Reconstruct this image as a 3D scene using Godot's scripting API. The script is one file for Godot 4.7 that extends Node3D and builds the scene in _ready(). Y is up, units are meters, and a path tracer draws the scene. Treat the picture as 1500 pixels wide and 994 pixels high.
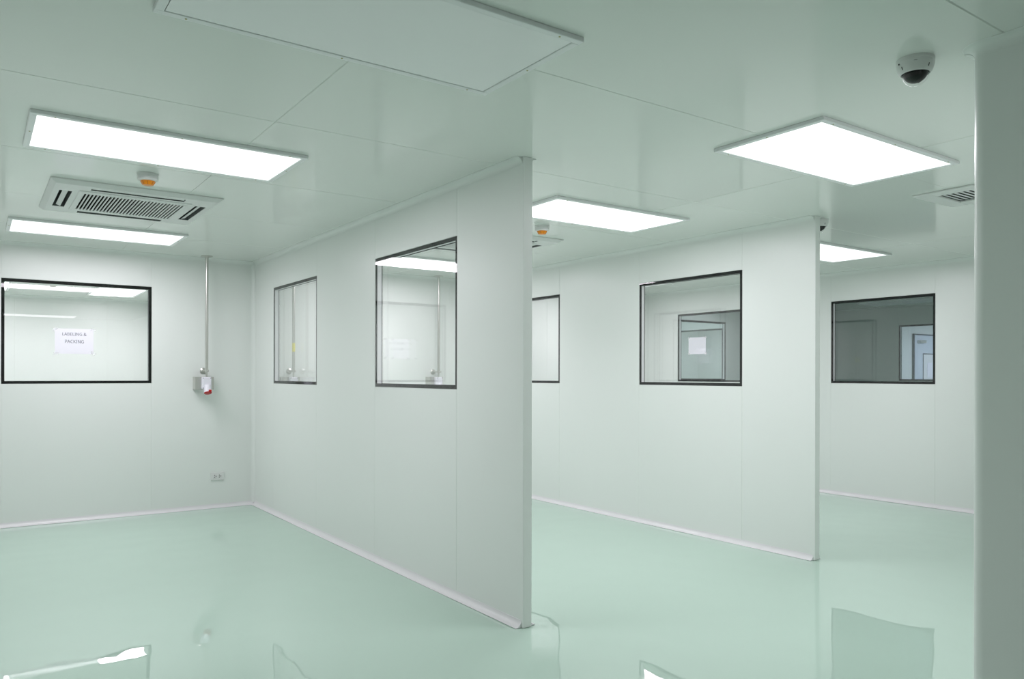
extends Node3D
# An empty clean room: white sandwich-panel bays, flush double-glazed windows, glossy green floor.
# Metres, y up. The photograph's camera stands at x = 0, z = 0.

const H := 2.596            # ceiling height
const T := 0.055            # panel thickness
const R := 0.040            # cove radius
const ZB := -8.353          # back wall
const X1 := 2.482           # first partition, face towards the camera
const X2 := 5.195           # second partition
const X3 := 8.312           # right wall
const ZE := -3.425          # free ends of the partitions
const XL := -0.80           # left wall
const ZF := 2.43            # wall behind the camera
const XF := 2.992           # near wall at the right edge of the picture
const ZC := -1.293          # where that wall starts to turn its round corner
const RC := 0.05
const ZL := -13.95          # far wall of the labelling room
const XLR := 2.45           # right wall of the labelling room
const X4 := 13.2            # far wall of the unlit room
const ZD := -2.0            # front wall of the unlit room
const X5 := 17.6            # far wall of the daylit room
const ZBL := -7.80          # back wall of the daylit room
const ZS := -11.60         # back wall of the two side rooms
const X6 := 11.40          # wall between them
const AC_1 := Vector2(0.898, -5.945)
const AC_2 := Vector2(3.788, -5.835)
const OPENINGS := [Rect2(0.438, -6.405, 0.92, 0.92), Rect2(3.328, -6.295, 0.92, 0.92), Rect2(5.25, -2.56, 0.32, 0.76)]
const WB := 1.3015          # window sill
const WT := 2.264           # window head
const FOCAL := 1125.66      # pixels of a 1500 x 994 frame
const HORIZON := 548.4

var M := {}
var taken := {}
var rng := RandomNumberGenerator.new()


# ---------------------------------------------------------------- helpers

func numbered(called: String) -> String:
	if not taken.has(called):
		taken[called] = 0
		return called
	taken[called] += 1
	return "%s_%03d" % [called, taken[called]]

func thing(called: String, label: String, category: String, at := Vector3.ZERO, group := "", kind := "") -> Node3D:
	var o := Node3D.new()
	o.name = numbered(called)
	add_child(o)
	o.position = at
	o.set_meta("label", label)
	o.set_meta("category", category)
	if group != "":
		o.set_meta("group", group)
	if kind != "":
		o.set_meta("kind", kind)
	return o

func struct(called: String, label: String, category: String) -> Node3D:
	return thing(called, label, category, Vector3.ZERO, "", "structure")

func part(parent: Node, called: String, mesh: Mesh, mat: Material, at := Vector3.ZERO, turn := Basis.IDENTITY) -> MeshInstance3D:
	var o := MeshInstance3D.new()
	o.name = called
	o.mesh = mesh
	o.material_override = mat
	o.transform = Transform3D(turn, at)
	parent.add_child(o, true)
	return o

func mat(c: Color, rough: float, metal := 0.0, spec := 0.5) -> StandardMaterial3D:
	var m := StandardMaterial3D.new()
	m.albedo_color = c
	m.roughness = rough
	m.metallic = metal
	m.metallic_specular = spec
	return m

func tri(st: SurfaceTool, a: Vector3, b: Vector3, c: Vector3, n: Vector3, na := Vector3.ZERO, nb := Vector3.ZERO, nc := Vector3.ZERO) -> void:
	var flat := na == Vector3.ZERO
	if (b - a).cross(c - a).dot(n) > 0.0:
		var k := b
		b = c
		c = k
		k = nb
		nb = nc
		nc = k
	st.set_normal(n if flat else na)
	st.add_vertex(a)
	st.set_normal(n if flat else nb)
	st.add_vertex(b)
	st.set_normal(n if flat else nc)
	st.add_vertex(c)

func quad(st: SurfaceTool, a: Vector3, b: Vector3, c: Vector3, d: Vector3, n: Vector3) -> void:
	tri(st, a, b, c, n)
	tri(st, a, c, d, n)

func begin() -> SurfaceTool:
	var st := SurfaceTool.new()
	st.begin(Mesh.PRIMITIVE_TRIANGLES)
	return st

# a box with every edge chamfered by c, added to st
func add_box(st: SurfaceTool, size: Vector3, c: float, at := Vector3.ZERO, turn := Basis.IDENTITY) -> void:
	var h := size / 2.0
	c = minf(c, minf(h.x, minf(h.y, h.z)) * 0.9)
	var v := func(s: Vector3, axis: int) -> Vector3:
		var p := Vector3(s.x * (h.x - c), s.y * (h.y - c), s.z * (h.z - c))
		p[axis] = s[axis] * h[axis]
		return at + turn * p
	for axis in 3:
		var b := (axis + 1) % 3
		var d := (axis + 2) % 3
		for sg in [-1.0, 1.0]:
			var n := Vector3.ZERO
			n[axis] = sg
			var q := []
			for k in [[-1, -1], [1, -1], [1, 1], [-1, 1]]:
				var s := Vector3.ZERO
				s[axis] = sg
				s[b] = k[0]
				s[d] = k[1]
				q.append(v.call(s, axis))
			quad(st, q[0], q[1], q[2], q[3], turn * n)
	if c <= 0.0:
		return
	for axis in 3:
		var b := (axis + 1) % 3
		var d := (axis + 2) % 3
		for sb in [-1.0, 1.0]:
			for sd in [-1.0, 1.0]:
				var lo := Vector3.ZERO
				lo[b] = sb
				lo[d] = sd
				var n := lo.normalized()
				var hi := lo
				lo[axis] = -1.0
				hi[axis] = 1.0
				quad(st, v.call(lo, b), v.call(hi, b), v.call(hi, d), v.call(lo, d), turn * n)
	for sx in [-1.0, 1.0]:
		for sy in [-1.0, 1.0]:
			for sz in [-1.0, 1.0]:
				var s := Vector3(sx, sy, sz)
				tri(st, v.call(s, 0), v.call(s, 1), v.call(s, 2), turn * s.normalized())

func cbox(size: Vector3, c := 0.002) -> ArrayMesh:
	var st := begin()
	add_box(st, size, c)
	return st.commit()

# a box given by its lower and upper corners, as a part whose origin is the box's centre
func block(parent: Node, called: String, lo: Vector3, hi: Vector3, m: Material, c := 0.002) -> MeshInstance3D:
	return part(parent, called, cbox(hi - lo, c), m, (lo + hi) / 2.0)

# profile of (radius, height), turned round the y axis; smooth where smooth is true
func lathe(profile: Array, segments := 32, smooth := false) -> ArrayMesh:
	var st := begin()
	var count := profile.size()
	var nrm := []
	for i in count - 1:
		var e: Vector2 = profile[i + 1] - profile[i]
		nrm.append(Vector2(e.y, -e.x).normalized())
	for i in count - 1:
		var p: Vector2 = profile[i]
		var q: Vector2 = profile[i + 1]
		var n0: Vector2 = nrm[i]
		var n1: Vector2 = nrm[i]
		if smooth:
			n0 = (nrm[maxi(i - 1, 0)] + nrm[i]).normalized()
			n1 = (nrm[mini(i + 1, count - 2)] + nrm[i]).normalized()
		for k in segments:
			var a := TAU * k / segments
			var b := TAU * (k + 1) / segments
			var da := Vector3(cos(a), 0, sin(a))
			var db := Vector3(cos(b), 0, sin(b))
			var pa := da * p.x + Vector3(0, p.y, 0)
			var pb := db * p.x + Vector3(0, p.y, 0)
			var qa := da * q.x + Vector3(0, q.y, 0)
			var qb := db * q.x + Vector3(0, q.y, 0)
			var na := da * n0.x + Vector3(0, n0.y, 0)
			var nb := db * n0.x + Vector3(0, n0.y, 0)
			var ma := da * n1.x + Vector3(0, n1.y, 0)
			var mb := db * n1.x + Vector3(0, n1.y, 0)
			var mid := (na + nb).normalized()
			if p.x > 1e-6:
				tri(st, pa, pb, qb, mid, na, nb, mb)
			if q.x > 1e-6:
				tri(st, pa, qb, qa, mid, na, mb, ma)
	return st.commit()

func rod(radius: float, length: float, segments := 20) -> ArrayMesh:   # along y, closed, centred
	var l := length / 2.0
	var c := minf(0.002, radius * 0.3)
	return lathe([Vector2(0, -l), Vector2(radius - c, -l), Vector2(radius, -l + c), Vector2(radius, l - c), Vector2(radius - c, l), Vector2(0, l)], segments)

# the profile of a concave cove in a corner: the wall runs up the y axis, floor along the x axis
func cove_profile(r := R, steps := 8) -> PackedVector2Array:
	var p := PackedVector2Array([Vector2(0, 0), Vector2(r, 0), Vector2(r, 0.002)])
	for k in range(1, steps):
		var a := PI * 1.5 - PI * 0.5 * k / steps
		p.append(Vector2(r + (r - 0.002) * cos(a), r + (r - 0.002) * sin(a)))
	p.append(Vector2(0.002, r))
	p.append(Vector2(0, r))
	return p

# a 2D outline (u, v) swept straight from a to b; du and dv are the directions of u and v
func sweep(outline: PackedVector2Array, a: Vector3, b: Vector3, du: Vector3, dv: Vector3) -> ArrayMesh:
	var st := begin()
	var dir := (b - a).normalized()
	var n := outline.size()
	var turn_ := -1.0 if Geometry2D.is_polygon_clockwise(outline) else 1.0
	for i in n:
		var p := outline[i]
		var q := outline[(i + 1) % n]
		var e := q - p
		var out := Vector2(e.y, -e.x).normalized() * turn_
		var nn := (du * out.x + dv * out.y).normalized()
		var p3 := du * p.x + dv * p.y
		var q3 := du * q.x + dv * q.y
		quad(st, a + p3, b + p3, b + q3, a + q3, nn)
	var t := Geometry2D.triangulate_polygon(outline)
	for i in range(0, t.size(), 3):
		var k := []
		for j in 3:
			k.append(du * outline[t[i + j]].x + dv * outline[t[i + j]].y)
		tri(st, a + k[0], a + k[1], a + k[2], -dir)
		tri(st, b + k[0], b + k[1], b + k[2], dir)
	return st.commit()

# floor and ceiling cove along a wall foot from a to b (both on the wall face, y ignored); into points into the room
func coves(parent: Node, a: Vector3, b: Vector3, into: Vector3, low := true, high := true) -> void:
	a.y = 0.0
	b.y = 0.0
	if low:
		part(parent, "floor_cove", sweep(cove_profile(), a, b, into, Vector3.UP), M.skirt)
	if high:
		var up := Vector3(0, H, 0)
		part(parent, "ceiling_cove", sweep(cove_profile(), a + up, b + up, into, Vector3.DOWN), M.wall)

# a wall across x (its thickness along x, from x to x + T); cuts are the seams along z, open lists the spans with a window
func wall_x(w: Node3D, x: float, cuts: Array, open := [], m: Material = null) -> void:
	m = m if m else M.wall
	for i in cuts.size() - 1:
		var z0: float = minf(cuts[i], cuts[i + 1])
		var z1: float = maxf(cuts[i], cuts[i + 1])
		if i in open:
			block(w, "wall_panel", Vector3(x, 0, z0), Vector3(x + T, WB, z1), m, 0.0025)
			block(w, "wall_panel", Vector3(x, WT, z0), Vector3(x + T, H, z1), m, 0.0025)
		else:
			block(w, "wall_panel", Vector3(x, 0, z0), Vector3(x + T, H, z1), m, 0.0025)

# the same across z (from z - T to z)
func wall_z(w: Node3D, z: float, cuts: Array, open := [], m: Material = null) -> void:
	m = m if m else M.wall
	for i in cuts.size() - 1:
		var x0: float = minf(cuts[i], cuts[i + 1])
		var x1: float = maxf(cuts[i], cuts[i + 1])
		if i in open:
			block(w, "wall_panel", Vector3(x0, 0, z - T), Vector3(x1, WB, z), m, 0.0025)
			block(w, "wall_panel", Vector3(x0, WT, z - T), Vector3(x1, H, z), m, 0.0025)
		else:
			block(w, "wall_panel", Vector3(x0, 0, z - T), Vector3(x1, H, z), m, 0.0025)

# a ring of four bars in the plane of a window: built lying in x (width) and y (height), thickness along z
func ring(w: float, h: float, bar: float, thick: float, c := 0.0) -> ArrayMesh:
	var st := begin()
	add_box(st, Vector3(w, bar, thick), c, Vector3(0, h / 2 - bar / 2, 0))
	add_box(st, Vector3(w, bar, thick), c, Vector3(0, -h / 2 + bar / 2, 0))
	add_box(st, Vector3(bar, h - 2 * bar, thick), c, Vector3(w / 2 - bar / 2, 0, 0))
	add_box(st, Vector3(bar, h - 2 * bar, thick), c, Vector3(-w / 2 + bar / 2, 0, 0))
	return st.commit()

# flush double glazing: two panes level with the wall faces, a black printed border behind each, a bright spacer between them
func window(n: int, label: String, centre: Vector3, width: float, along_z: bool) -> Node3D:
	var o := struct("window_%d" % n, label, "window")
	var hgt := WT - WB
	o.position = Vector3(centre.x, (WB + WT) / 2.0, centre.z)
	if along_z:
		o.rotation.y = PI / 2.0
	var pane_mesh := cbox(Vector3(width - 0.002, hgt - 0.002, 0.005), 0.0)
	var border_mesh := ring(width - 0.002, hgt - 0.002, 0.025, 0.0015)
	for s in [1.0, -1.0]:
		part(o, "glass_pane", pane_mesh, M.glass, Vector3(0, 0, s * (T / 2 - 0.0026)))
		part(o, "black_border", border_mesh, M.border, Vector3(0, 0, s * (T / 2 - 0.0062)))
	part(o, "spacer_frame", ring(width - 0.001, hgt - 0.001, 0.021, T - 0.0150, 0.001), M.spacer)
	return o

# ---------------------------------------------------------------- things

func ceiling_light(label: String, at: Vector2, lit: bool, group := "lit ceiling light panels", along_z := false, tint := LAMP_TINT, energy := 1.0) -> Node3D:
	var o := thing("ceiling_light", label, "ceiling light", Vector3(at.x, H, at.y), group)
	if along_z:
		o.rotation.y = PI / 2.0
	var w := 1.30
	var d := 0.645
	var bar := 0.030
	var drop := 0.018
	for s in [-1.0, 1.0]:
		part(o, "frame_bar", cbox(Vector3(w, drop, bar), 0.002), M.lamp_frame, Vector3(0, -drop / 2, s * (d / 2 - bar / 2)))
		part(o, "frame_bar", cbox(Vector3(bar, drop, d - 2 * bar), 0.002), M.lamp_frame, Vector3(s * (w / 2 - bar / 2), -drop / 2, 0))
	var gap := 0.0 if lit else 0.006
	part(o, "diffuser", cbox(Vector3(w - 2 * bar - gap, 0.006, d - 2 * bar - gap), 0.0), M.lamp_on if lit else M.lamp_off, Vector3(0, -0.010 if lit else -0.0125, 0))
	for s in [-1.0, 1.0]:
		for k in [-0.5, 0.0, 0.5]:
			part(o, "screw", rod(0.004, 0.003, 8), M.screw, Vector3(k * (w - 0.2), -drop - 0.0005, s * (d / 2 - bar / 2)))
		part(o, "screw", rod(0.004, 0.003, 8), M.screw, Vector3(s * (w / 2 - bar / 2), -drop - 0.0005, 0))
	if lit:
		var l := AreaLight3D.new()
		l.name = "lamp"
		l.area_size = Vector2(w - 2 * bar, d - 2 * bar)
		l.light_energy = LAMP * energy
		l.light_color = tint
		l.area_range = 30.0
		l.area_attenuation = 2.0
		l.shadow_enabled = true
		l.position = Vector3(0, -drop - 0.003, 0)
		l.rotation.x = -PI / 2.0
		o.add_child(l)
	return o

func cassette(label: String, at: Vector2) -> Node3D:
	var o := thing("air_conditioner", label, "air conditioner", Vector3(at.x, H, at.y), "ceiling cassette air conditioners")
	var drop := 0.030
	var a := 0.51      # outer half width, at the ceiling
	var b := 0.480     # half width of the lower face
	# the fascia: a sloped ring with four slot openings, built as strips round the slots
	var st := begin()
	var y := -drop
	var corners := [Vector2(-1, -1), Vector2(1, -1), Vector2(1, 1), Vector2(-1, 1)]
	for k in 4:
		var p: Vector2 = corners[k]
		var q: Vector2 = corners[(k + 1) % 4]
		var m := (p + q) / 2.0
		var up := Vector3(m.x, -1.4, m.y).normalized()
		quad(st, Vector3(p.x * a, 0, p.y * a), Vector3(q.x * a, 0, q.y * a), Vector3(q.x * a, -0.008, q.y * a), Vector3(p.x * a, -0.008, p.y * a), Vector3(m.x, 0, m.y))
		quad(st, Vector3(p.x * a, -0.008, p.y * a), Vector3(q.x * a, -0.008, q.y * a), Vector3(q.x * b, y, q.y * b), Vector3(p.x * b, y, p.y * b), up)
	var slot_in := 0.374
	var slot_out := 0.446
	var half := 0.28
	# lower face, open over the middle grille and the four outlet slots
	var at_ := [-b, -slot_out, -slot_in, -0.335, -half, half, 0.335, slot_in, slot_out, b]
	for i in at_.size() - 1:
		for k in at_.size() - 1:
			var cx: float = absf(at_[i] + at_[i + 1]) / 2.0
			var cz: float = absf(at_[k] + at_[k + 1]) / 2.0
			if maxf(cx, cz) < 0.335 or (minf(cx, cz) < half and maxf(cx, cz) > slot_in and maxf(cx, cz) < slot_out):
				continue
			add_box(st, Vector3(at_[i + 1] - at_[i], 0.004, at_[k + 1] - at_[k]), 0.0, Vector3((at_[i] + at_[i + 1]) / 2.0, y + 0.002, (at_[k] + at_[k + 1]) / 2.0))
	part(o, "fascia", st.commit(), M.plastic)
	part(o, "casing", casing(0.916, 0.916, 0.24), M.lining)
	# the outlet ducts behind the slots, and the swing vane in each
	for turn in 4:
		var r := Basis(Vector3.UP, turn * PI / 2.0)
		var ws := begin()
		var zc := (slot_in + slot_out) / 2.0
		for s in [-1.0, 1.0]:
			add_box(ws, Vector3(2 * half, 0.15, 0.003), 0.0, r * Vector3(0, -0.028 + 0.075, zc + s * 0.0375), r)
			add_box(ws, Vector3(0.003, 0.15, 0.074), 0.0, r * Vector3(s * (half + 0.001), -0.028 + 0.075, zc), r)
		part(o, "outlet_duct", ws.commit(), M.lining)
		part(o, "vane", cbox(Vector3(2 * half - 0.006, 0.004, 0.030), 0.0015), M.plastic, r * Vector3(0, -0.020, zc), r * Basis(Vector3.RIGHT, -0.35))
	# central suction grille
	var g := part(o, "grille_frame", ring(0.68, 0.68, 0.030, 0.010, 0.003), M.plastic, Vector3(0, -0.031, 0), Basis(Vector3.RIGHT, PI / 2))
	var bars := 30
	var slat := cbox(Vector3(0.0085, 0.012, 0.56), 0.001)
	for k in bars:
		part(g, "slat", slat, M.plastic, Vector3(-0.308 + 0.616 * k / (bars - 1), 0, 0.0), Basis(Vector3.RIGHT, -PI / 2) * Basis(Vector3.BACK, -0.25))
	for s in [-1.0, 1.0]:
		part(g, "end_band", cbox(Vector3(0.64, 0.032, 0.012), 0.002), M.plastic, Vector3(0, s * 0.294, 0.0))
	return o

func alarm(label: String, at: Vector2) -> Node3D:
	var o := thing("smoke_detector", label, "smoke detector", Vector3(at.x, H, at.y), "white and amber ceiling detectors")
	part(o, "base", lathe([Vector2(0, 0), Vector2(0.060, 0), Vector2(0.060, -0.010), Vector2(0.0585, -0.0115), Vector2(0.0585, -0.013), Vector2(0, -0.013)]), M.plastic)
	part(o, "body", lathe([Vector2(0, -0.013), Vector2(0.0585, -0.013), Vector2(0.0585, -0.036), Vector2(0.056, -0.041), Vector2(0.046, -0.044), Vector2(0, -0.044)]), M.plastic)
	var am := part(o, "amber_lens", lathe([Vector2(0, -0.044), Vector2(0.041, -0.044), Vector2(0.041, -0.047), Vector2(0.029, -0.066), Vector2(0.026, -0.068), Vector2(0, -0.068)]), M.amber)
	am.set_meta("label", "amber tapered lens cap")
	for k in 8:
		var a := TAU * k / 8.0 + 0.2
		part(am, "rib", cbox(Vector3(0.003, 0.022, 0.004), 0.0008), M.amber_dark, Vector3(cos(a) * 0.0348, -0.057, sin(a) * 0.0348), Basis(Vector3.UP, -a) * Basis(Vector3.BACK, -0.55))
	return o

func dome_camera(label: String, at: Vector2, facing: float) -> Node3D:
	var o := thing("dome_camera", label, "security camera", Vector3(at.x, H, at.y), "ceiling dome cameras")
	o.rotation.y = facing
	part(o, "mounting_ring", lathe([Vector2(0, 0), Vector2(0.066, 0), Vector2(0.0665, -0.004), Vector2(0.0665, -0.012), Vector2(0.065, -0.0135), Vector2(0, -0.0135)], 48), M.plastic)
	var h := part(o, "housing", lathe([Vector2(0.0655, -0.013), Vector2(0.0655, -0.020), Vector2(0.0635, -0.032), Vector2(0.059, -0.045), Vector2(0.054, -0.054), Vector2(0.0525, -0.0555), Vector2(0.049, -0.0555), Vector2(0.048, -0.050)], 48, true), M.plastic)
	part(o, "black_liner", lathe([Vector2(0.0485, -0.0545), Vector2(0.0480, -0.030), Vector2(0, -0.030)], 40), M.black)
	var prof := []
	for k in 13:
		var a := PI / 2.0 * k / 12.0
		prof.append(Vector2(0.0470 * cos(a), -0.0545 - 0.0450 * sin(a)))
	prof[12] = Vector2(0, -0.0995)
	part(o, "clear_dome", lathe(prof, 40, true), M.dome)
	# the black ball carrying the lens, tipped so that its rim lies aslant in the dome
	var ball := []
	for k in 11:
		var a := PI / 2.0 * k / 10.0
		ball.append(Vector2(0.0420 * cos(a), -0.0340 * sin(a)))
	ball[10] = Vector2(0, -0.0340)
	var b := part(o, "camera_ball", lathe(ball, 36, true), M.black, Vector3(0.002, -0.0525, 0.001), Basis(Vector3.FORWARD, 0.12))
	part(b, "lens", lathe([Vector2(0, -0.037), Vector2(0.010, -0.036), Vector2(0.012, -0.030), Vector2(0.012, -0.02)], 24), M.lens, Vector3(0, 0, 0), Basis(Vector3.RIGHT, -0.6))
	for a in [-1.75, -0.2, 1.35, 2.9]:
		part(h, "screw_slot", cbox(Vector3(0.002, 0.012, 0.0025), 0.0), M.dark, Vector3(cos(a) * 0.0612, -0.0395, sin(a) * 0.0612), Basis(Vector3.UP, -a) * Basis(Vector3.BACK, -0.33))
	part(h, "screw_hole", rod(0.0032, 0.004, 10), M.black, Vector3(cos(4.72) * 0.0655, -0.021, sin(4.72) * 0.0655), Basis(Vector3.UP, -4.72) * Basis(Vector3.BACK, PI / 2))
	part(h, "maker_mark", cbox(Vector3(0.001, 0.0016, 0.011), 0.0), M.mark, Vector3(cos(3.70) * 0.0650, -0.0235, sin(3.70) * 0.0650), Basis(Vector3.UP, -3.70) * Basis(Vector3.BACK, -0.15))
	return o

func air_grille(label: String, lo: Vector2, hi: Vector2, margin: float) -> Node3D:
	var c := (lo + hi) / 2.0
	var o := thing("air_return_grille", label, "air grille", Vector3(c.x, H, c.y))
	var w := hi.x - lo.x + 2 * margin
	var d := hi.y - lo.y + 2 * margin
	part(o, "frame", ring(w, d, margin, 0.012, 0.003), M.plastic, Vector3(0, -0.006, 0), Basis(Vector3.RIGHT, PI / 2))
	part(o, "duct", casing(w - 2 * margin, d - 2 * margin, 0.30), M.lining)
	var blade := cbox(Vector3(w - 2 * margin, 0.0015, 0.024), 0.0)
	var z := -(d / 2 - margin) + 0.012
	while z < d / 2 - margin - 0.008:
		part(o, "louvre", blade, M.plastic, Vector3(0, 0.004, z), Basis(Vector3.RIGHT, 0.12))
		z += 0.036
	return o

# a power socket hanging off a steel conduit that drops from the ceiling; the origin is on the floor below the conduit
func power_drop(label: String, at: Vector2, group: String, wall_z_: float, sticker: bool) -> Node3D:
	var o := thing("conduit_power_socket", label, "power socket", Vector3(at.x, 0, at.y), group)
	var back := wall_z_ - at.y
	part(o, "conduit", rod(0.0155, H - 1.425, 20), M.steel, Vector3(0, (H + 1.425) / 2.0, 0))
	part(o, "ceiling_flange", lathe([Vector2(0, H), Vector2(0.055, H), Vector2(0.056, H - 0.003), Vector2(0.030, H - 0.007), Vector2(0.018, H - 0.014), Vector2(0, H - 0.014)], 28), M.steel)
	part(o, "lower_conduit", rod(0.0095, 0.09, 16), M.steel, Vector3(0, 1.395, 0))
	var so := part(o, "wall_standoff", rod(0.007, 0.05 - back, 12), M.steel, Vector3(0, 1.427, (back + 0.05) / 2.0), Basis(Vector3.RIGHT, PI / 2))
	part(so, "wall_rose", lathe([Vector2(0, 0), Vector2(0.033, 0), Vector2(0.033, 0.004), Vector2(0.018, 0.012), Vector2(0, 0.012)], 24), M.steel, Vector3(0, -(0.05 - back) / 2.0, 0))
	part(so, "end_nut", rod(0.011, 0.018, 6), M.steel, Vector3(0, (0.05 - back) / 2.0 - 0.004, 0))
	part(o, "clamp", rod(0.0195, 0.026, 20), M.steel, Vector3(0, 1.427, 0))
	# hat-shaped steel bracket
	var st := begin()
	var fz := -0.030
	add_box(st, Vector3(0.18, 0.130, 0.003), 0.0005, Vector3(-0.012, 1.300, fz))
	for s in [-1.0, 1.0]:
		add_box(st, Vector3(0.003, 0.130, fz - back), 0.0005, Vector3(-0.012 + s * 0.0885, 1.300, (fz + back) / 2.0))
	var br := part(o, "bracket", st.commit(), M.steel)
	br.set_meta("label", "folded steel bracket")
	for s in [-1.0, 1.0]:
		part(br, "bolt", rod(0.005, 0.006, 8), M.steel, Vector3(-0.012 + s * 0.072, 1.352, fz + 0.004), Basis(Vector3.RIGHT, PI / 2))
	# white socket: back box, slanting collar, red spring lid
	var box := part(o, "socket_box", cbox(Vector3(0.090, 0.122, 0.062), 0.008), M.socket, Vector3(-0.004, 1.303, fz + 0.033))
	for s in [-1.0, 1.0]:
		part(box, "screw", rod(0.004, 0.003, 8), M.dark, Vector3(s * 0.036, 0.050, 0.0315), Basis(Vector3.RIGHT, PI / 2))
		part(box, "screw", rod(0.004, 0.003, 8), M.dark, Vector3(s * 0.036, -0.050, 0.0315), Basis(Vector3.RIGHT, PI / 2))
	var tip := Basis(Vector3.RIGHT, -0.38)
	var col := part(o, "socket_collar", lathe([Vector2(0, 0.04), Vector2(0.0365, 0.04), Vector2(0.0365, -0.022), Vector2(0.040, -0.024), Vector2(0.040, -0.036), Vector2(0, -0.036)], 28), M.socket, Vector3(0.002, 1.240, fz + 0.062), tip)
	var red := part(col, "red_insert", lathe([Vector2(0, -0.034), Vector2(0.037, -0.034), Vector2(0.037, -0.042), Vector2(0.034, -0.046), Vector2(0, -0.046)], 28), M.red)
	red.set_meta("label", "red plug face")
	part(col, "lid_hinge", cbox(Vector3(0.028, 0.020, 0.006), 0.002), M.red, Vector3(0.013, -0.030, 0.0385))
	if sticker:
		part(o, "yellow_sticker", lathe([Vector2(0.0158, 1.640), Vector2(0.0162, 1.641), Vector2(0.0162, 1.733), Vector2(0.0158, 1.734)], 20), M.yellow)
	return o

func tape(parent: Node, x: float, y: float, turn: float) -> void:
	part(parent, "tape_strip", cbox(Vector3(0.042, 0.022, 0.0004), 0.0), M.tape, Vector3(x, y, 0.0007), Basis(Vector3.BACK, turn))

func letters(parent: Node, s: String, width: float, at: Vector3) -> void:
	var f := SystemFont.new()
	f.font_names = PackedStringArray(["Droid Sans"])
	var t := TextMesh.new()
	t.text = s
	t.font = f
	t.font_size = 32
	t.pixel_size = 0.01
	t.depth = 0.01
	t.horizontal_alignment = HORIZONTAL_ALIGNMENT_CENTER
	t.vertical_alignment = VERTICAL_ALIGNMENT_CENTER
	var k := width / t.get_aabb().size.x
	part(parent, "lettering", t, M.ink, at, Basis.from_scale(Vector3(k, k, 0.04)))


# ---------------------------------------------------------------- the scene

const LAMP := 2.17           # brightness of the panels
const LAMP_TINT := Color(0.993, 0.951, 0.993)

func _ready() -> void:
	rng.seed = 7
	set_view()
	set_materials()
	build_shell()
	build_windows()
	build_lights()
	build_fittings()

func set_view() -> void:
	var cam := Camera3D.new()
	cam.name = "camera"
	cam.projection = Camera3D.PROJECTION_FRUSTUM
	cam.near = 0.05
	cam.far = 100.0
	cam.size = 994.0 / FOCAL * cam.near
	cam.frustum_offset = Vector2(0.0, (HORIZON - 497.0) / FOCAL * cam.near)
	cam.position = Vector3(0, 1.395, 0)
	cam.rotation_degrees = Vector3(0, -35.08, 0.11)
	cam.current = true
	add_child(cam)
	var env := Environment.new()
	env.background_mode = Environment.BG_COLOR
	env.background_color = Color(0.02, 0.02, 0.02)
	env.tonemap_mode = Environment.TONE_MAPPER_LINEAR
	env.tonemap_exposure = 1.0
	env.sdfgi_enabled = true
	env.ssao_enabled = true
	env.ssil_enabled = true
	var we := WorldEnvironment.new()
	we.name = "environment"
	we.environment = env
	add_child(we)

func set_materials() -> void:
	M.wall = mat(Color(0.916, 0.938, 0.921), 0.33)
	M.ceiling = mat(Color(0.916, 0.938, 0.916), 0.14)
	M.skirt = mat(Color(0.915, 0.915, 0.92), 0.30)
	M.floor = mat(Color(0.745, 0.849, 0.792), 0.004, 0.0, 0.55)
	M.border = mat(Color(0.012, 0.014, 0.014), 0.6, 0.0, 0.2)
	M.spacer = mat(Color(0.90, 0.91, 0.91), 0.35)
	M.lamp_frame = mat(Color(0.95, 0.96, 0.96), 0.35)
	M.lamp_on = mat(Color(0.95, 0.95, 0.95), 0.5)
	M.lamp_on.emission_enabled = true
	M.lamp_on.emission = Color(0.98, 1.0, 0.99)
	M.lamp_on.emission_energy_multiplier = 1.6
	M.lamp_off = mat(Color(0.985, 0.99, 0.99), 0.30)
	M.plastic = mat(Color(0.89, 0.90, 0.89), 0.40)
	M.lining = mat(Color(0.42, 0.44, 0.44), 0.7)
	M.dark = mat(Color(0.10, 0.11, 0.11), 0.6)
	M.black = mat(Color(0.015, 0.017, 0.017), 0.45, 0.0, 0.25)
	M.lens = mat(Color(0.03, 0.06, 0.05), 0.05)
	M.mark = mat(Color(0.45, 0.47, 0.47), 0.4)
	M.screw = mat(Color(0.72, 0.70, 0.52), 0.4, 0.6)
	M.steel = mat(Color(0.80, 0.80, 0.78), 0.30, 0.9)
	M.socket = mat(Color(0.93, 0.93, 0.96), 0.35)
	M.red = mat(Color(0.72, 0.06, 0.04), 0.35)
	M.amber = mat(Color(0.88, 0.54, 0.03), 0.3)
	M.amber_dark = mat(Color(0.74, 0.42, 0.02), 0.35)
	M.yellow = mat(Color(0.93, 0.90, 0.45), 0.5)
	M.paper = mat(Color(0.94, 0.94, 0.97), 0.8)
	M.ink = mat(Color(0.30, 0.31, 0.38), 0.8)
	M.tape = mat(Color(0.97, 0.975, 0.98, 0.35), 0.55)
	M.tape.transparency = BaseMaterial3D.TRANSPARENCY_ALPHA
	M.door = mat(Color(0.80, 0.84, 0.88), 0.4)
	M.gasket = mat(Color(0.30, 0.33, 0.36), 0.5)
	M.glass = mat(Color(0.9, 0.97, 0.95, 0.0), 0.0, 0.0, 0.42)
	M.glass.transparency = BaseMaterial3D.TRANSPARENCY_ALPHA
	M.dome = mat(Color(0.95, 0.97, 0.97, 0.0), 0.0, 0.0, 0.5)
	M.dome.transparency = BaseMaterial3D.TRANSPARENCY_ALPHA

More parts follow.
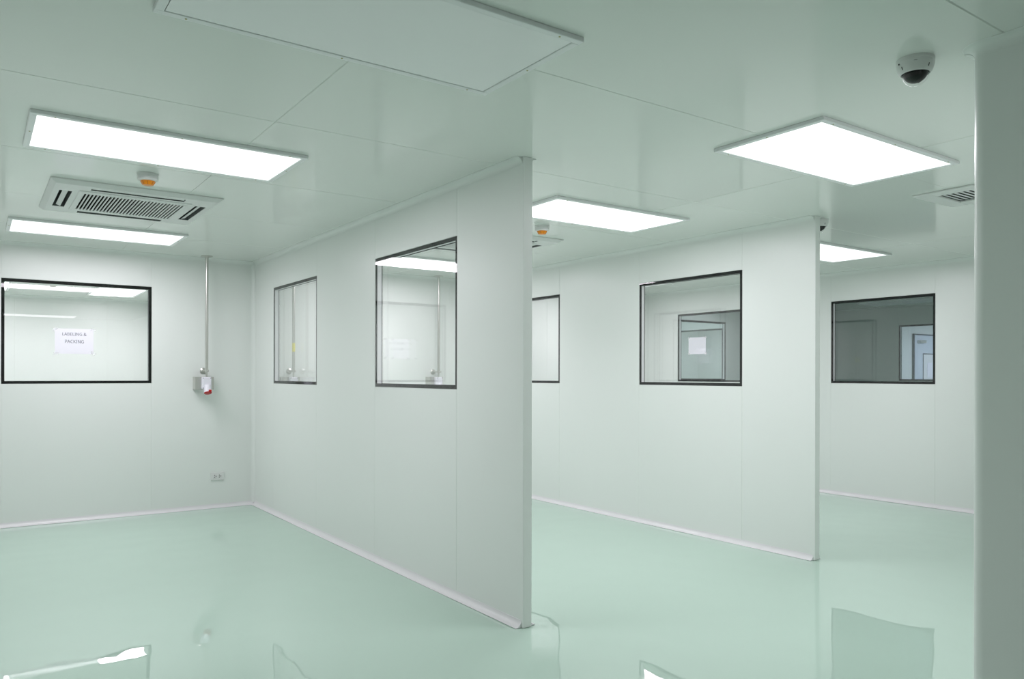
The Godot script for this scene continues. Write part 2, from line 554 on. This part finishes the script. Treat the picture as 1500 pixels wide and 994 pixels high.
# the poured floor: very slightly uneven, as self-levelling resin is
func floor_mesh(lo: Vector2, hi: Vector2, step: float) -> ArrayMesh:
	var n1 := FastNoiseLite.new()
	n1.seed = 3
	n1.noise_type = FastNoiseLite.TYPE_SIMPLEX_SMOOTH
	n1.fractal_type = FastNoiseLite.FRACTAL_NONE
	n1.frequency = 0.9
	var n2 := FastNoiseLite.new()
	n2.seed = 11
	n2.noise_type = FastNoiseLite.TYPE_SIMPLEX_SMOOTH
	n2.fractal_type = FastNoiseLite.FRACTAL_NONE
	n2.frequency = 3.2
	var f := func(x: float, z: float) -> float:
		return 0.00085 * n1.get_noise_2d(x, z) + 0.00038 * n2.get_noise_2d(x, z) - 0.0012
	var nx := int(ceil((hi.x - lo.x) / step))
	var nz := int(ceil((hi.y - lo.y) / step))
	var v := PackedVector3Array()
	var nn := PackedVector3Array()
	var idx := PackedInt32Array()
	for j in nz + 1:
		for i in nx + 1:
			var x := lo.x + (hi.x - lo.x) * i / nx
			var z := lo.y + (hi.y - lo.y) * j / nz
			var e := 0.01
			v.append(Vector3(x, f.call(x, z), z))
			nn.append(Vector3(-(f.call(x + e, z) - f.call(x - e, z)) / (2 * e), 1.0, -(f.call(x, z + e) - f.call(x, z - e)) / (2 * e)).normalized())
	for j in nz:
		for i in nx:
			var k := j * (nx + 1) + i
			idx.append_array([k, k + 1, k + nx + 1, k + 1, k + nx + 2, k + nx + 1])
	var a := []
	a.resize(Mesh.ARRAY_MAX)
	a[Mesh.ARRAY_VERTEX] = v
	a[Mesh.ARRAY_NORMAL] = nn
	a[Mesh.ARRAY_INDEX] = idx
	var m := ArrayMesh.new()
	m.add_surface_from_arrays(Mesh.PRIMITIVE_TRIANGLES, a)
	return m

func build_shell() -> void:
	# floor
	var fl := struct("floor", "glossy pale green poured resin floor", "floor")
	part(fl, "resin_surface", floor_mesh(Vector2(XL - T, ZL - T), Vector2(X5 + T, ZF + T), 0.08), M.floor)
	block(fl, "slab", Vector3(XL - T, -0.12, ZL - T), Vector3(X5 + T, -0.004, ZF + T), M.wall, 0.0)

	# ceiling, panel by panel
	var ce := struct("ceiling", "white satin ceiling of large flat panels with fine joints", "ceiling")
	var xs := [XL - T, 1.180, 4.100, 7.020, X3 + T / 2]
	var zs := [ZF + T, 1.2145, 0.0, -1.2145, -2.429, -3.6435, -4.858, -6.0725, -7.287, ZB - T / 2]
	for i in xs.size() - 1:
		for j in zs.size() - 1:
			ceiling_panel(ce, Vector3(xs[i], H, zs[j + 1]), Vector3(xs[i + 1], H + 0.05, zs[j]))
	var more := [
		[[XL - T, 0.6, XLR + T], [ZB - T / 2, -9.7, -10.9, -12.1, ZL - T]],
		[[X3 + T / 2, 9.9, 12.0, X4 + T / 2], [ZD + T, -3.6435, -4.858, -6.0725, -7.287, ZB - T]],
		[[X3, 9.9, 12.0, X4 + T], [ZB - T, -9.7, -10.9, ZS - T]],
		[[X4 + T / 2, 15.4, X5 + T], [ZD + T, -4.858, -6.0725, ZBL - T]]]
	for m in more:
		for i in m[0].size() - 1:
			for j in m[1].size() - 1:
				block(ce, "ceiling_panel", Vector3(m[0][i], H, m[1][j + 1]), Vector3(m[0][i + 1], H + 0.05, m[1][j]), M.ceiling, 0.0035)

	# back wall, with the window of the labelling room
	var w := struct("wall_back", "white panel back wall behind the bays with one window", "wall")
	wall_z(w, ZB, [XL, 0.212, 1.466, X1, X1 + T, 3.70, 4.90, X2, X2 + T, 6.45, 7.65, X3], [1])
	var tb := struct("baseboard_back", "white cove strips at foot and head of the back wall", "cove")
	coves(tb, Vector3(XL, 0, ZB), Vector3(X1, 0, ZB), Vector3.BACK)
	coves(tb, Vector3(X1 + T, 0, ZB), Vector3(X2, 0, ZB), Vector3.BACK)
	coves(tb, Vector3(X2 + T, 0, ZB), Vector3(X3, 0, ZB), Vector3.BACK)
	for c in [[X1, Vector3.LEFT], [X1 + T, Vector3.RIGHT], [X2, Vector3.LEFT], [X2 + T, Vector3.RIGHT], [X3, Vector3.LEFT]]:
		part(tb, "corner_cove", sweep(cove_profile(), Vector3(c[0], R * 0.6, ZB), Vector3(c[0], H - R * 0.6, ZB), c[1], Vector3.BACK), M.wall)

	# the two partitions
	for k in 2:
		var x: float = [X1, X2][k]
		var p := struct(["wall_partition_left", "wall_partition_right"][k], ["nearest white panel partition between the left and middle bays", "white panel partition between the middle and right bays"][k], "wall")
		var cuts: Array = [[ZB, -7.719, -6.530, -5.333, -4.137, ZE], [ZB, -7.699, -6.503, -5.293, -4.097, ZE]][k]
		wall_x(p, x, cuts, [1, 3])
		# the closing channel on the free end
		var ch := begin()
		add_box(ch, Vector3(T + 0.003, H - 0.002, 0.002), 0.0005, Vector3(x + T / 2, H / 2, ZE + 0.0015))
		for s in [-1.0, 1.0]:
			add_box(ch, Vector3(0.0015, H - 0.002, 0.030), 0.0004, Vector3(x + T / 2 + s * (T / 2 + 0.0008), H / 2, ZE - 0.0125))
		part(p, "end_channel", ch.commit(), M.wall)
		var b := struct(["baseboard_partition_left", "baseboard_partition_right"][k], ["white cove strips along the nearest partition", "white cove strips along the partition left of the right bay"][k], "cove")
		coves(b, Vector3(x, 0, ZB + R * 0.5), Vector3(x, 0, ZE - 0.012), Vector3.LEFT)
		coves(b, Vector3(x + T, 0, ZB + R * 0.5), Vector3(x + T, 0, ZE - 0.012), Vector3.RIGHT)

	# right wall
	var wr := struct("wall_right", "white panel wall at the far right with two dark windows", "wall")
	wall_x(wr, X3, [ZB, -7.686, -6.490, -5.272, -4.069, -2.87, -1.70, ZC + T], [1, 3])
	var br := struct("baseboard_right", "white cove strips along the far right wall", "cove")
	coves(br, Vector3(X3, 0, ZB + R * 0.5), Vector3(X3, 0, ZC - RC), Vector3.LEFT)

	# left wall and the wall behind the camera
	var wl := struct("wall_left", "white panel wall closing the left bay, outside the picture", "wall")
	wall_x(wl, XL - T, [ZL, -12.7, -11.5, -10.3, -9.1, ZB, -7.2, -6.0, -4.8, -3.6, -2.4, -1.2, 0.0, 1.2, ZF])
	var wf := struct("wall_front", "white panel wall behind the camera", "wall")
	wall_z(wf, ZF + T, [XL, 0.4, 1.6, XF + T])

	# near wall at the right edge of the picture, with its round corner
	var wn := struct("wall_near", "plain white wall with a rounded corner at the picture's right edge", "wall")
	var outline := PackedVector2Array()
	for k in 11:
		var a := PI + PI / 2.0 * k / 10.0       # from -x round to -z
		outline.append(Vector2(XF + RC + RC * cos(a), ZC + RC * sin(a)))
	var inner := RC - 0.045
	for k in 5:
		var a := PI * 1.5 - PI / 2.0 * k / 4.0
		outline.append(Vector2(XF + RC + inner * cos(a), ZC + inner * sin(a)))
	part(wn, "round_corner", round_column(outline), M.wall)
	block(wn, "wall_panel", Vector3(XF, 0, ZC), Vector3(XF + 0.045, H, -0.1), M.wall, 0.0)
	block(wn, "wall_panel", Vector3(XF, 0, -0.1), Vector3(XF + 0.045, H, 1.1), M.wall, 0.0025)
	block(wn, "wall_panel", Vector3(XF, 0, 1.1), Vector3(XF + 0.045, H, ZF), M.wall, 0.0025)
	block(wn, "wall_panel", Vector3(XF + RC, 0, ZC - RC), Vector3(4.3, H, ZC - RC + 0.045), M.wall, 0.0)
	for k in 3:
		var x0: float = [4.3, 5.6, 6.9][k]
		block(wn, "wall_panel", Vector3(x0, 0, ZC - RC), Vector3([5.6, 6.9, X3][k], H, ZC - RC + 0.045), M.wall, 0.0025)
	var bn := struct("baseboard_near", "white cove strips round the near wall and its corner", "cove")
	coves(bn, Vector3(XF, 0, ZC + 0.042), Vector3(XF, 0, ZF), Vector3.LEFT)
	coves(bn, Vector3(XF + RC, 0, ZC - RC), Vector3(X3 - R, 0, ZC - RC), Vector3.FORWARD)
	part(bn, "corner_cove", corner_cove(1.0), M.wall)
	part(bn, "corner_cove", corner_cove(-1.0), M.skirt)

	# labelling room behind the back wall
	var wlf := struct("wall_labelling_far", "white panel wall seen through the window with the paper sign", "wall")
	wall_z(wlf, ZL, [XL, 0.53, 1.78, XLR])
	var wlr := struct("wall_labelling_right", "white side wall of the room behind the back wall", "wall")
	wall_x(wlr, XLR, [ZL, -12.6, -11.2, -9.8, ZB - T])
	var bl := struct("baseboard_labelling", "white cove strips in the room behind the back wall", "cove")
	coves(bl, Vector3(XL, 0, ZL), Vector3(XLR, 0, ZL), Vector3.BACK)
	coves(bl, Vector3(XLR, 0, ZL + R), Vector3(XLR, 0, ZB - T), Vector3.LEFT)

	# unlit room beyond the right wall, and the daylit room beyond that
	var wd := struct("wall_unlit_far", "shaded panel wall beyond the right windows with a bright window", "wall")
	wall_x(wd, X4, [ZB, -7.08, -5.88, -4.68, -3.4, ZD], [1])
	var wdb := struct("wall_unlit_back", "shaded back wall of the unlit room", "wall")
	wall_z(wdb, ZB, [X3 + T, 8.98, 10.18, 11.4, X4 + T], [1])
	var wdf := struct("wall_unlit_front", "shaded front wall of the unlit room", "wall")
	wall_z(wdf, ZD + T, [X3 + T, 9.6, 10.8, 12.0, X4, X5])
	var bd := struct("baseboard_unlit", "cove strips of the unlit room beyond the right wall", "cove")
	coves(bd, Vector3(X4, 0, ZB), Vector3(X4, 0, ZD), Vector3.LEFT)
	# lit side room behind the unlit one, and a dark one beside it
	var ws := struct("wall_side_left", "white left wall of the lit side room beyond the blank paper", "wall")
	wall_x(ws, X3, [ZS, -10.0, ZB - T])
	var wsb := struct("wall_side_back", "white back wall of the lit side room beyond the blank paper", "wall")
	wall_z(wsb, ZS, [X3, 9.6, X6, X4 + T])
	var wsr := struct("wall_side_right", "white wall with a window in the lit side room", "wall")
	wall_x(wsr, X6, [ZS, -10.63, -9.43, ZB - T], [1])
	var wse := struct("wall_side_far", "end wall of the dark side room", "wall")
	wall_x(wse, X4, [ZS, -10.0, ZB - T])
	var wv := struct("wall_daylit_back", "bluish white wall with a door beyond the unlit room", "wall")
	wall_z(wv, ZBL, [X4 + T, 14.9, 16.3, X5])
	var wvf := struct("wall_daylit_far", "far wall of the bluish bright room", "wall")
	wall_x(wvf, X5, [ZBL, -6.0, -4.0, ZD])

	var d := struct("door_1", "pale blue-grey door with a small window in the bluish room", "door")
	d.position = Vector3(15.515, 0, ZBL + 0.021)
	part(d, "frame", ring(0.95, 2.22, 0.022, 0.040, 0.003), M.gasket, Vector3(0, 1.10, 0))
	part(d, "leaf", cbox(Vector3(0.900, 2.185, 0.030), 0.002), M.door, Vector3(0, 1.095, 0))
	var dw := part(d, "window_frame", ring(0.56, 0.62, 0.018, 0.012, 0.001), M.gasket, Vector3(0.14, 1.52, 0.018))
	part(dw, "pane", cbox(Vector3(0.53, 0.59, 0.004), 0.0), M.spacer, Vector3(0, 0, 0.0))
	part(d, "closer", cbox(Vector3(0.26, 0.05, 0.05), 0.004), M.steel, Vector3(-0.22, 2.06, 0.042))
	part(d, "handle", rod(0.011, 0.13, 12), M.steel, Vector3(-0.37, 1.02, 0.045), Basis(Vector3.BACK, PI / 2))

# the vertical round corner: outline in (x, z), extruded in y with smooth outer normals
func round_column(o: PackedVector2Array) -> ArrayMesh:
	var st := begin()
	for k in 10:
		var a := o[k]
		var b := o[k + 1]
		var c := Vector2(XF + RC, ZC)
		var na := Vector3(a.x - c.x, 0, a.y - c.y).normalized()
		var nb := Vector3(b.x - c.x, 0, b.y - c.y).normalized()
		var n := (na + nb).normalized()
		tri(st, Vector3(a.x, 0, a.y), Vector3(b.x, 0, b.y), Vector3(b.x, H, b.y), n, na, nb, nb)
		tri(st, Vector3(a.x, 0, a.y), Vector3(b.x, H, b.y), Vector3(a.x, H, a.y), n, na, nb, na)
	for k in range(11, 15):
		var a := o[k]
		var b := o[k + 1]
		var c := Vector2(XF + RC, ZC)
		var mid := (a + b) / 2.0 - c
		quad(st, Vector3(a.x, 0, a.y), Vector3(b.x, 0, b.y), Vector3(b.x, H, b.y), Vector3(a.x, H, a.y), -Vector3(mid.x, 0, mid.y).normalized())
	return st.commit()

# the cove round that corner, at the ceiling (up = 1) or the floor (up = -1), with a short straight run
func corner_cove(up: float) -> ArrayMesh:
	var st := begin()
	var y0 := H if up > 0 else 0.0
	var prof := []
	for k in 9:
		var a := PI / 2.0 * k / 8.0
		# from the ceiling edge (distance R out) to the wall edge (R down)
		prof.append([Vector2(R - R * sin(a), -up * (R - R * cos(a))), Vector2(-cos(a) * 0 + sin(a) * 1.0 - 0.0, 0)])
	var stops := []
	stops.append([Vector2(XF + RC, ZC + 0.042), Vector2(-1, 0)])
	for k in 11:
		var a := PI + PI / 2.0 * k / 10.0
		stops.append([Vector2(XF + RC, ZC), Vector2(cos(a), sin(a))])
	var at := func(s: Array, k: int) -> Vector3:
		var q: Vector2 = s[0] + s[1] * (RC + prof[k][0].x)
		return Vector3(q.x, y0 + prof[k][0].y, q.y)
	var nor := func(s: Array, k: int) -> Vector3:
		var a := PI / 2.0 * k / 8.0
		return Vector3(s[1].x * sin(a), -up * cos(a), s[1].y * sin(a)).normalized()
	for i in stops.size() - 1:
		for k in 8:
			var s: Array = stops[i]
			var t: Array = stops[i + 1]
			var n: Vector3 = (nor.call(s, k) + nor.call(t, k + 1)).normalized()
			tri(st, at.call(s, k), at.call(t, k), at.call(t, k + 1), n, nor.call(s, k), nor.call(t, k), nor.call(t, k + 1))
			tri(st, at.call(s, k), at.call(t, k + 1), at.call(s, k + 1), n, nor.call(s, k), nor.call(t, k + 1), nor.call(s, k + 1))
	return st.commit()

# one panel of the ceiling, with the openings cut for the air conditioners and the air grille
func ceiling_panel(ce: Node3D, lo: Vector3, hi: Vector3) -> void:
	var px := [lo.x + 0.001, hi.x - 0.001]
	var pz := [lo.z + 0.001, hi.z - 0.001]
	var cut := []
	for h in OPENINGS:
		var q: Rect2 = h
		if q.position.x < hi.x and q.end.x > lo.x and q.position.y < hi.z and q.end.y > lo.z:
			cut.append(q)
			for v in [q.position.x, q.end.x]:
				if v > lo.x + 0.001 and v < hi.x - 0.001:
					px.append(v)
			for v in [q.position.y, q.end.y]:
				if v > lo.z + 0.001 and v < hi.z - 0.001:
					pz.append(v)
	if cut.is_empty():
		block(ce, "ceiling_panel", lo, hi, M.ceiling, 0.0035)
		return
	px.sort()
	pz.sort()
	var st := begin()
	for i in px.size() - 1:
		for k in pz.size() - 1:
			var c := Vector2((px[i] + px[i + 1]) / 2.0, (pz[k] + pz[k + 1]) / 2.0)
			if cut.any(func(q: Rect2) -> bool: return q.has_point(c)):
				continue
			add_box(st, Vector3(px[i + 1] - px[i], 0.05, pz[k + 1] - pz[k]), 0.0, Vector3(c.x, H + 0.025, c.y))
	part(ce, "ceiling_panel", st.commit(), M.ceiling)

# an open-bottomed sheet metal box above an opening in the ceiling
func casing(w: float, d: float, tall: float) -> ArrayMesh:
	var st := begin()
	add_box(st, Vector3(w, 0.004, d), 0.0, Vector3(0, tall, 0))
	for s in [-1.0, 1.0]:
		add_box(st, Vector3(0.004, tall, d), 0.0, Vector3(s * w / 2, tall / 2, 0))
		add_box(st, Vector3(w, tall, 0.004), 0.0, Vector3(0, tall / 2, s * d / 2))
	return st.commit()

func build_windows() -> void:
	window(1, "black-edged window in the back wall with a paper sign taped on", Vector3((0.212 + 1.466) / 2, 0, ZB - T / 2), 1.254, false)
	window(2, "narrow-looking far window of the nearest partition, close to the corner", Vector3(X1 + T / 2, 0, (-7.719 - 6.530) / 2), 1.189, true)
	window(3, "window of the nearest partition that mirrors a bright light panel", Vector3(X1 + T / 2, 0, (-5.333 - 4.137) / 2), 1.196, true)
	window(4, "window half hidden behind the nearest partition's end", Vector3(X2 + T / 2, 0, (-7.699 - 6.503) / 2), 1.196, true)
	window(5, "window of the second partition through which a further window shows", Vector3(X2 + T / 2, 0, (-5.293 - 4.097) / 2), 1.196, true)
	window(6, "window of the right wall with a blank paper, seen through another window", Vector3(X3 + T / 2, 0, (-7.686 - 6.490) / 2), 1.196, true)
	window(7, "dark window of the right wall with a bluish bright room beyond", Vector3(X3 + T / 2, 0, (-5.272 - 4.069) / 2), 1.203, true)
	window(9, "window into a lit side room, seen behind the blank paper", Vector3((8.98 + 10.18) / 2, 0, ZB - T / 2), 1.20, false)
	window(10, "window of the lit side room's wall, furthest behind the blank paper", Vector3(X6 + T / 2, 0, (-10.63 - 9.43) / 2), 1.20, true)
	window(8, "small bright window seen through the dark right window", Vector3(X4 + T / 2, 0, (-7.08 - 5.88) / 2), 1.20, true)

func build_lights() -> void:
	ceiling_light("lit ceiling panel above the left bay, nearest the camera on that side", Vector2(0.8615, -4.424), true, "lit ceiling light panels", false, LAMP_TINT, 1.1)
	ceiling_light("lit ceiling panel beside the back wall, above the window with the sign", Vector2(0.872, -7.339), true, "lit ceiling light panels", false, LAMP_TINT, 1.1)
	ceiling_light("switched-off ceiling panel, cut by the top edge of the picture", Vector2(1.131, -2.415), false, "switched-off ceiling light panels")
	ceiling_light("lit ceiling panel over the middle bay, partly behind the nearest partition", Vector2(3.853, -4.362), true, "lit ceiling light panels", false, LAMP_TINT, 0.88)
	ceiling_light("lit ceiling panel deep in the middle bay, seen through the partition window", Vector2(3.853, -7.280), true)
	ceiling_light("large lit ceiling panel right of the picture's centre, near the dome camera", Vector2(3.873, -2.405), true, "lit ceiling light panels", false, LAMP_TINT, 0.88)
	ceiling_light("lit ceiling panel over the right bay, partly behind the second partition", Vector2(6.77, -4.37), true, "lit ceiling light panels", false, LAMP_TINT, 0.95)
	ceiling_light("lit ceiling panel deep in the right bay, a strip in the second partition's window", Vector2(6.77, -7.28), true)
	ceiling_light("lit ceiling panel behind the sign window, right one of two", Vector2(1.725, -12.50), true, "lit ceiling light panels", true, LAMP_TINT, 1.1)
	ceiling_light("lit ceiling panel behind the sign window, left one of two", Vector2(0.095, -12.50), true, "lit ceiling light panels", true, LAMP_TINT, 1.1)
	ceiling_light("lit ceiling panel behind the camera, mirrored faintly in the sign window", Vector2(1.131, 1.68), true, "lit ceiling light panels", false, LAMP_TINT, 0.25)
	ceiling_light("bluish lit ceiling panel in the far room beyond two windows", Vector2(15.6, -6.2), true, "lit ceiling light panels", false, Color(0.86, 0.90, 1.0), 1.5)
	ceiling_light("bluish lit ceiling panel in the side room behind the blank paper", Vector2(9.8, -10.0), true, "lit ceiling light panels", false, Color(0.90, 0.94, 1.0), 1.3)
	ceiling_light("added unseen fill panel in the corner of the room beyond the right wall", Vector2(9.3, -7.1), true, "lit ceiling light panels", true, Color(0.90, 0.95, 1.0), 0.50)  # added lamp, out of view, brightens the otherwise unlit room
	ceiling_light("added unseen fill panel in the furthest room behind the blank paper", Vector2(12.3, -10.0), true, "lit ceiling light panels", true, Color(0.90, 0.95, 1.0), 0.6)  # unseen lamp added to lift the dark side room
	ceiling_light("switched-off ceiling panel in the unlit room beyond the right wall", Vector2(12.4, -6.55), false, "switched-off ceiling light panels", true)

func build_fittings() -> void:
	cassette("square ceiling air conditioner with slatted grille above the left bay", AC_1)
	cassette("ceiling air conditioner mostly hidden behind the nearest partition's end", AC_2)
	alarm("white and amber detector beside the left air conditioner", Vector2(0.862, -5.04))
	alarm("white and amber detector below the middle bay's light panel", Vector2(3.763, -4.94))
	dome_camera("white dome camera with black eye on the ceiling, upper right", Vector2(2.937, -1.513), 1.05)
	dome_camera("dome camera peeking out behind the second partition's end", Vector2(5.362, -3.50), 1.05)
	air_grille("white louvred air grille beside the near wall's edge", Vector2(5.25, -2.56), Vector2(5.57, -1.80), 0.11)
	power_drop("steel conduit with red and white socket on the back wall of the left bay", Vector2(1.957, -8.208), "conduit power sockets", ZB, false)
	power_drop("steel conduit with socket seen through the nearest partition's front window", Vector2(4.668, -8.208), "conduit power sockets", ZB, false)
	power_drop("steel conduit with yellow sticker seen through the partition's far window", Vector2(2.860, -8.208), "conduit power sockets", ZB, true)

	# low double outlet on the back wall
	var o := thing("wall_outlet", "small white double outlet low on the back wall near the corner", "wall outlet", Vector3(2.1, 0.328, ZB))
	part(o, "plate", cbox(Vector3(0.136, 0.084, 0.010), 0.003), M.plastic, Vector3(0, 0, 0.005))
	for s in [-1.0, 1.0]:
		var f := part(o, "receptacle", cbox(Vector3(0.036, 0.042, 0.004), 0.001), M.plastic, Vector3(s * 0.024, 0, 0.0105))
		for k in [-1.0, 1.0]:
			part(f, "slot_shade", cbox(Vector3(0.007, 0.010, 0.001), 0.0), M.dark, Vector3(-0.006, k * 0.010, 0.0022))  # dark colour stands in for the shade inside the slots
		part(f, "earth_hole_shade", rod(0.0045, 0.001, 12), M.dark, Vector3(0.008, 0, 0.0022), Basis(Vector3.RIGHT, PI / 2))  # dark disc painted for the shade in the hole, no real depth

	# paper signs
	var p := thing("paper_sign", "white paper reading LABELING & PACKING taped on the back window", "paper sign", Vector3(0.792, 1.703, ZB + 0.0006))
	part(p, "sheet", cbox(Vector3(0.320, 0.236, 0.0004), 0.0), M.paper)
	letters(p, "LABELING &", 0.200, Vector3(0.0, 0.066, 0.0004))
	letters(p, "PACKING", 0.156, Vector3(0.0, -0.004, 0.0004))
	tape(p, -0.158, 0.112, 0.5)
	tape(p, 0.158, 0.112, -0.2)
	tape(p, -0.150, -0.116, 0.1)
	tape(p, 0.158, -0.112, -0.6)
	var q := thing("paper_sign", "blank white paper on the right wall's far window", "paper sign", Vector3(X3 - 0.0012, 1.805, -7.321))
	q.rotation.y = -PI / 2.0
	part(q, "sheet", cbox(Vector3(0.312, 0.235, 0.0004), 0.0), M.paper)
	tape(q, -0.150, 0.112, 0.5)
	tape(q, 0.150, 0.112, -0.5)
	tape(q, -0.150, -0.112, -0.5)
	tape(q, 0.150, -0.112, 0.5)
	var r := thing("paper_sign", "tiny white paper on the door of the bluish room", "paper sign", Vector3(15.64, 1.50, ZBL + 0.0455))
	part(r, "sheet", cbox(Vector3(0.21, 0.297, 0.0004), 0.0), M.paper)
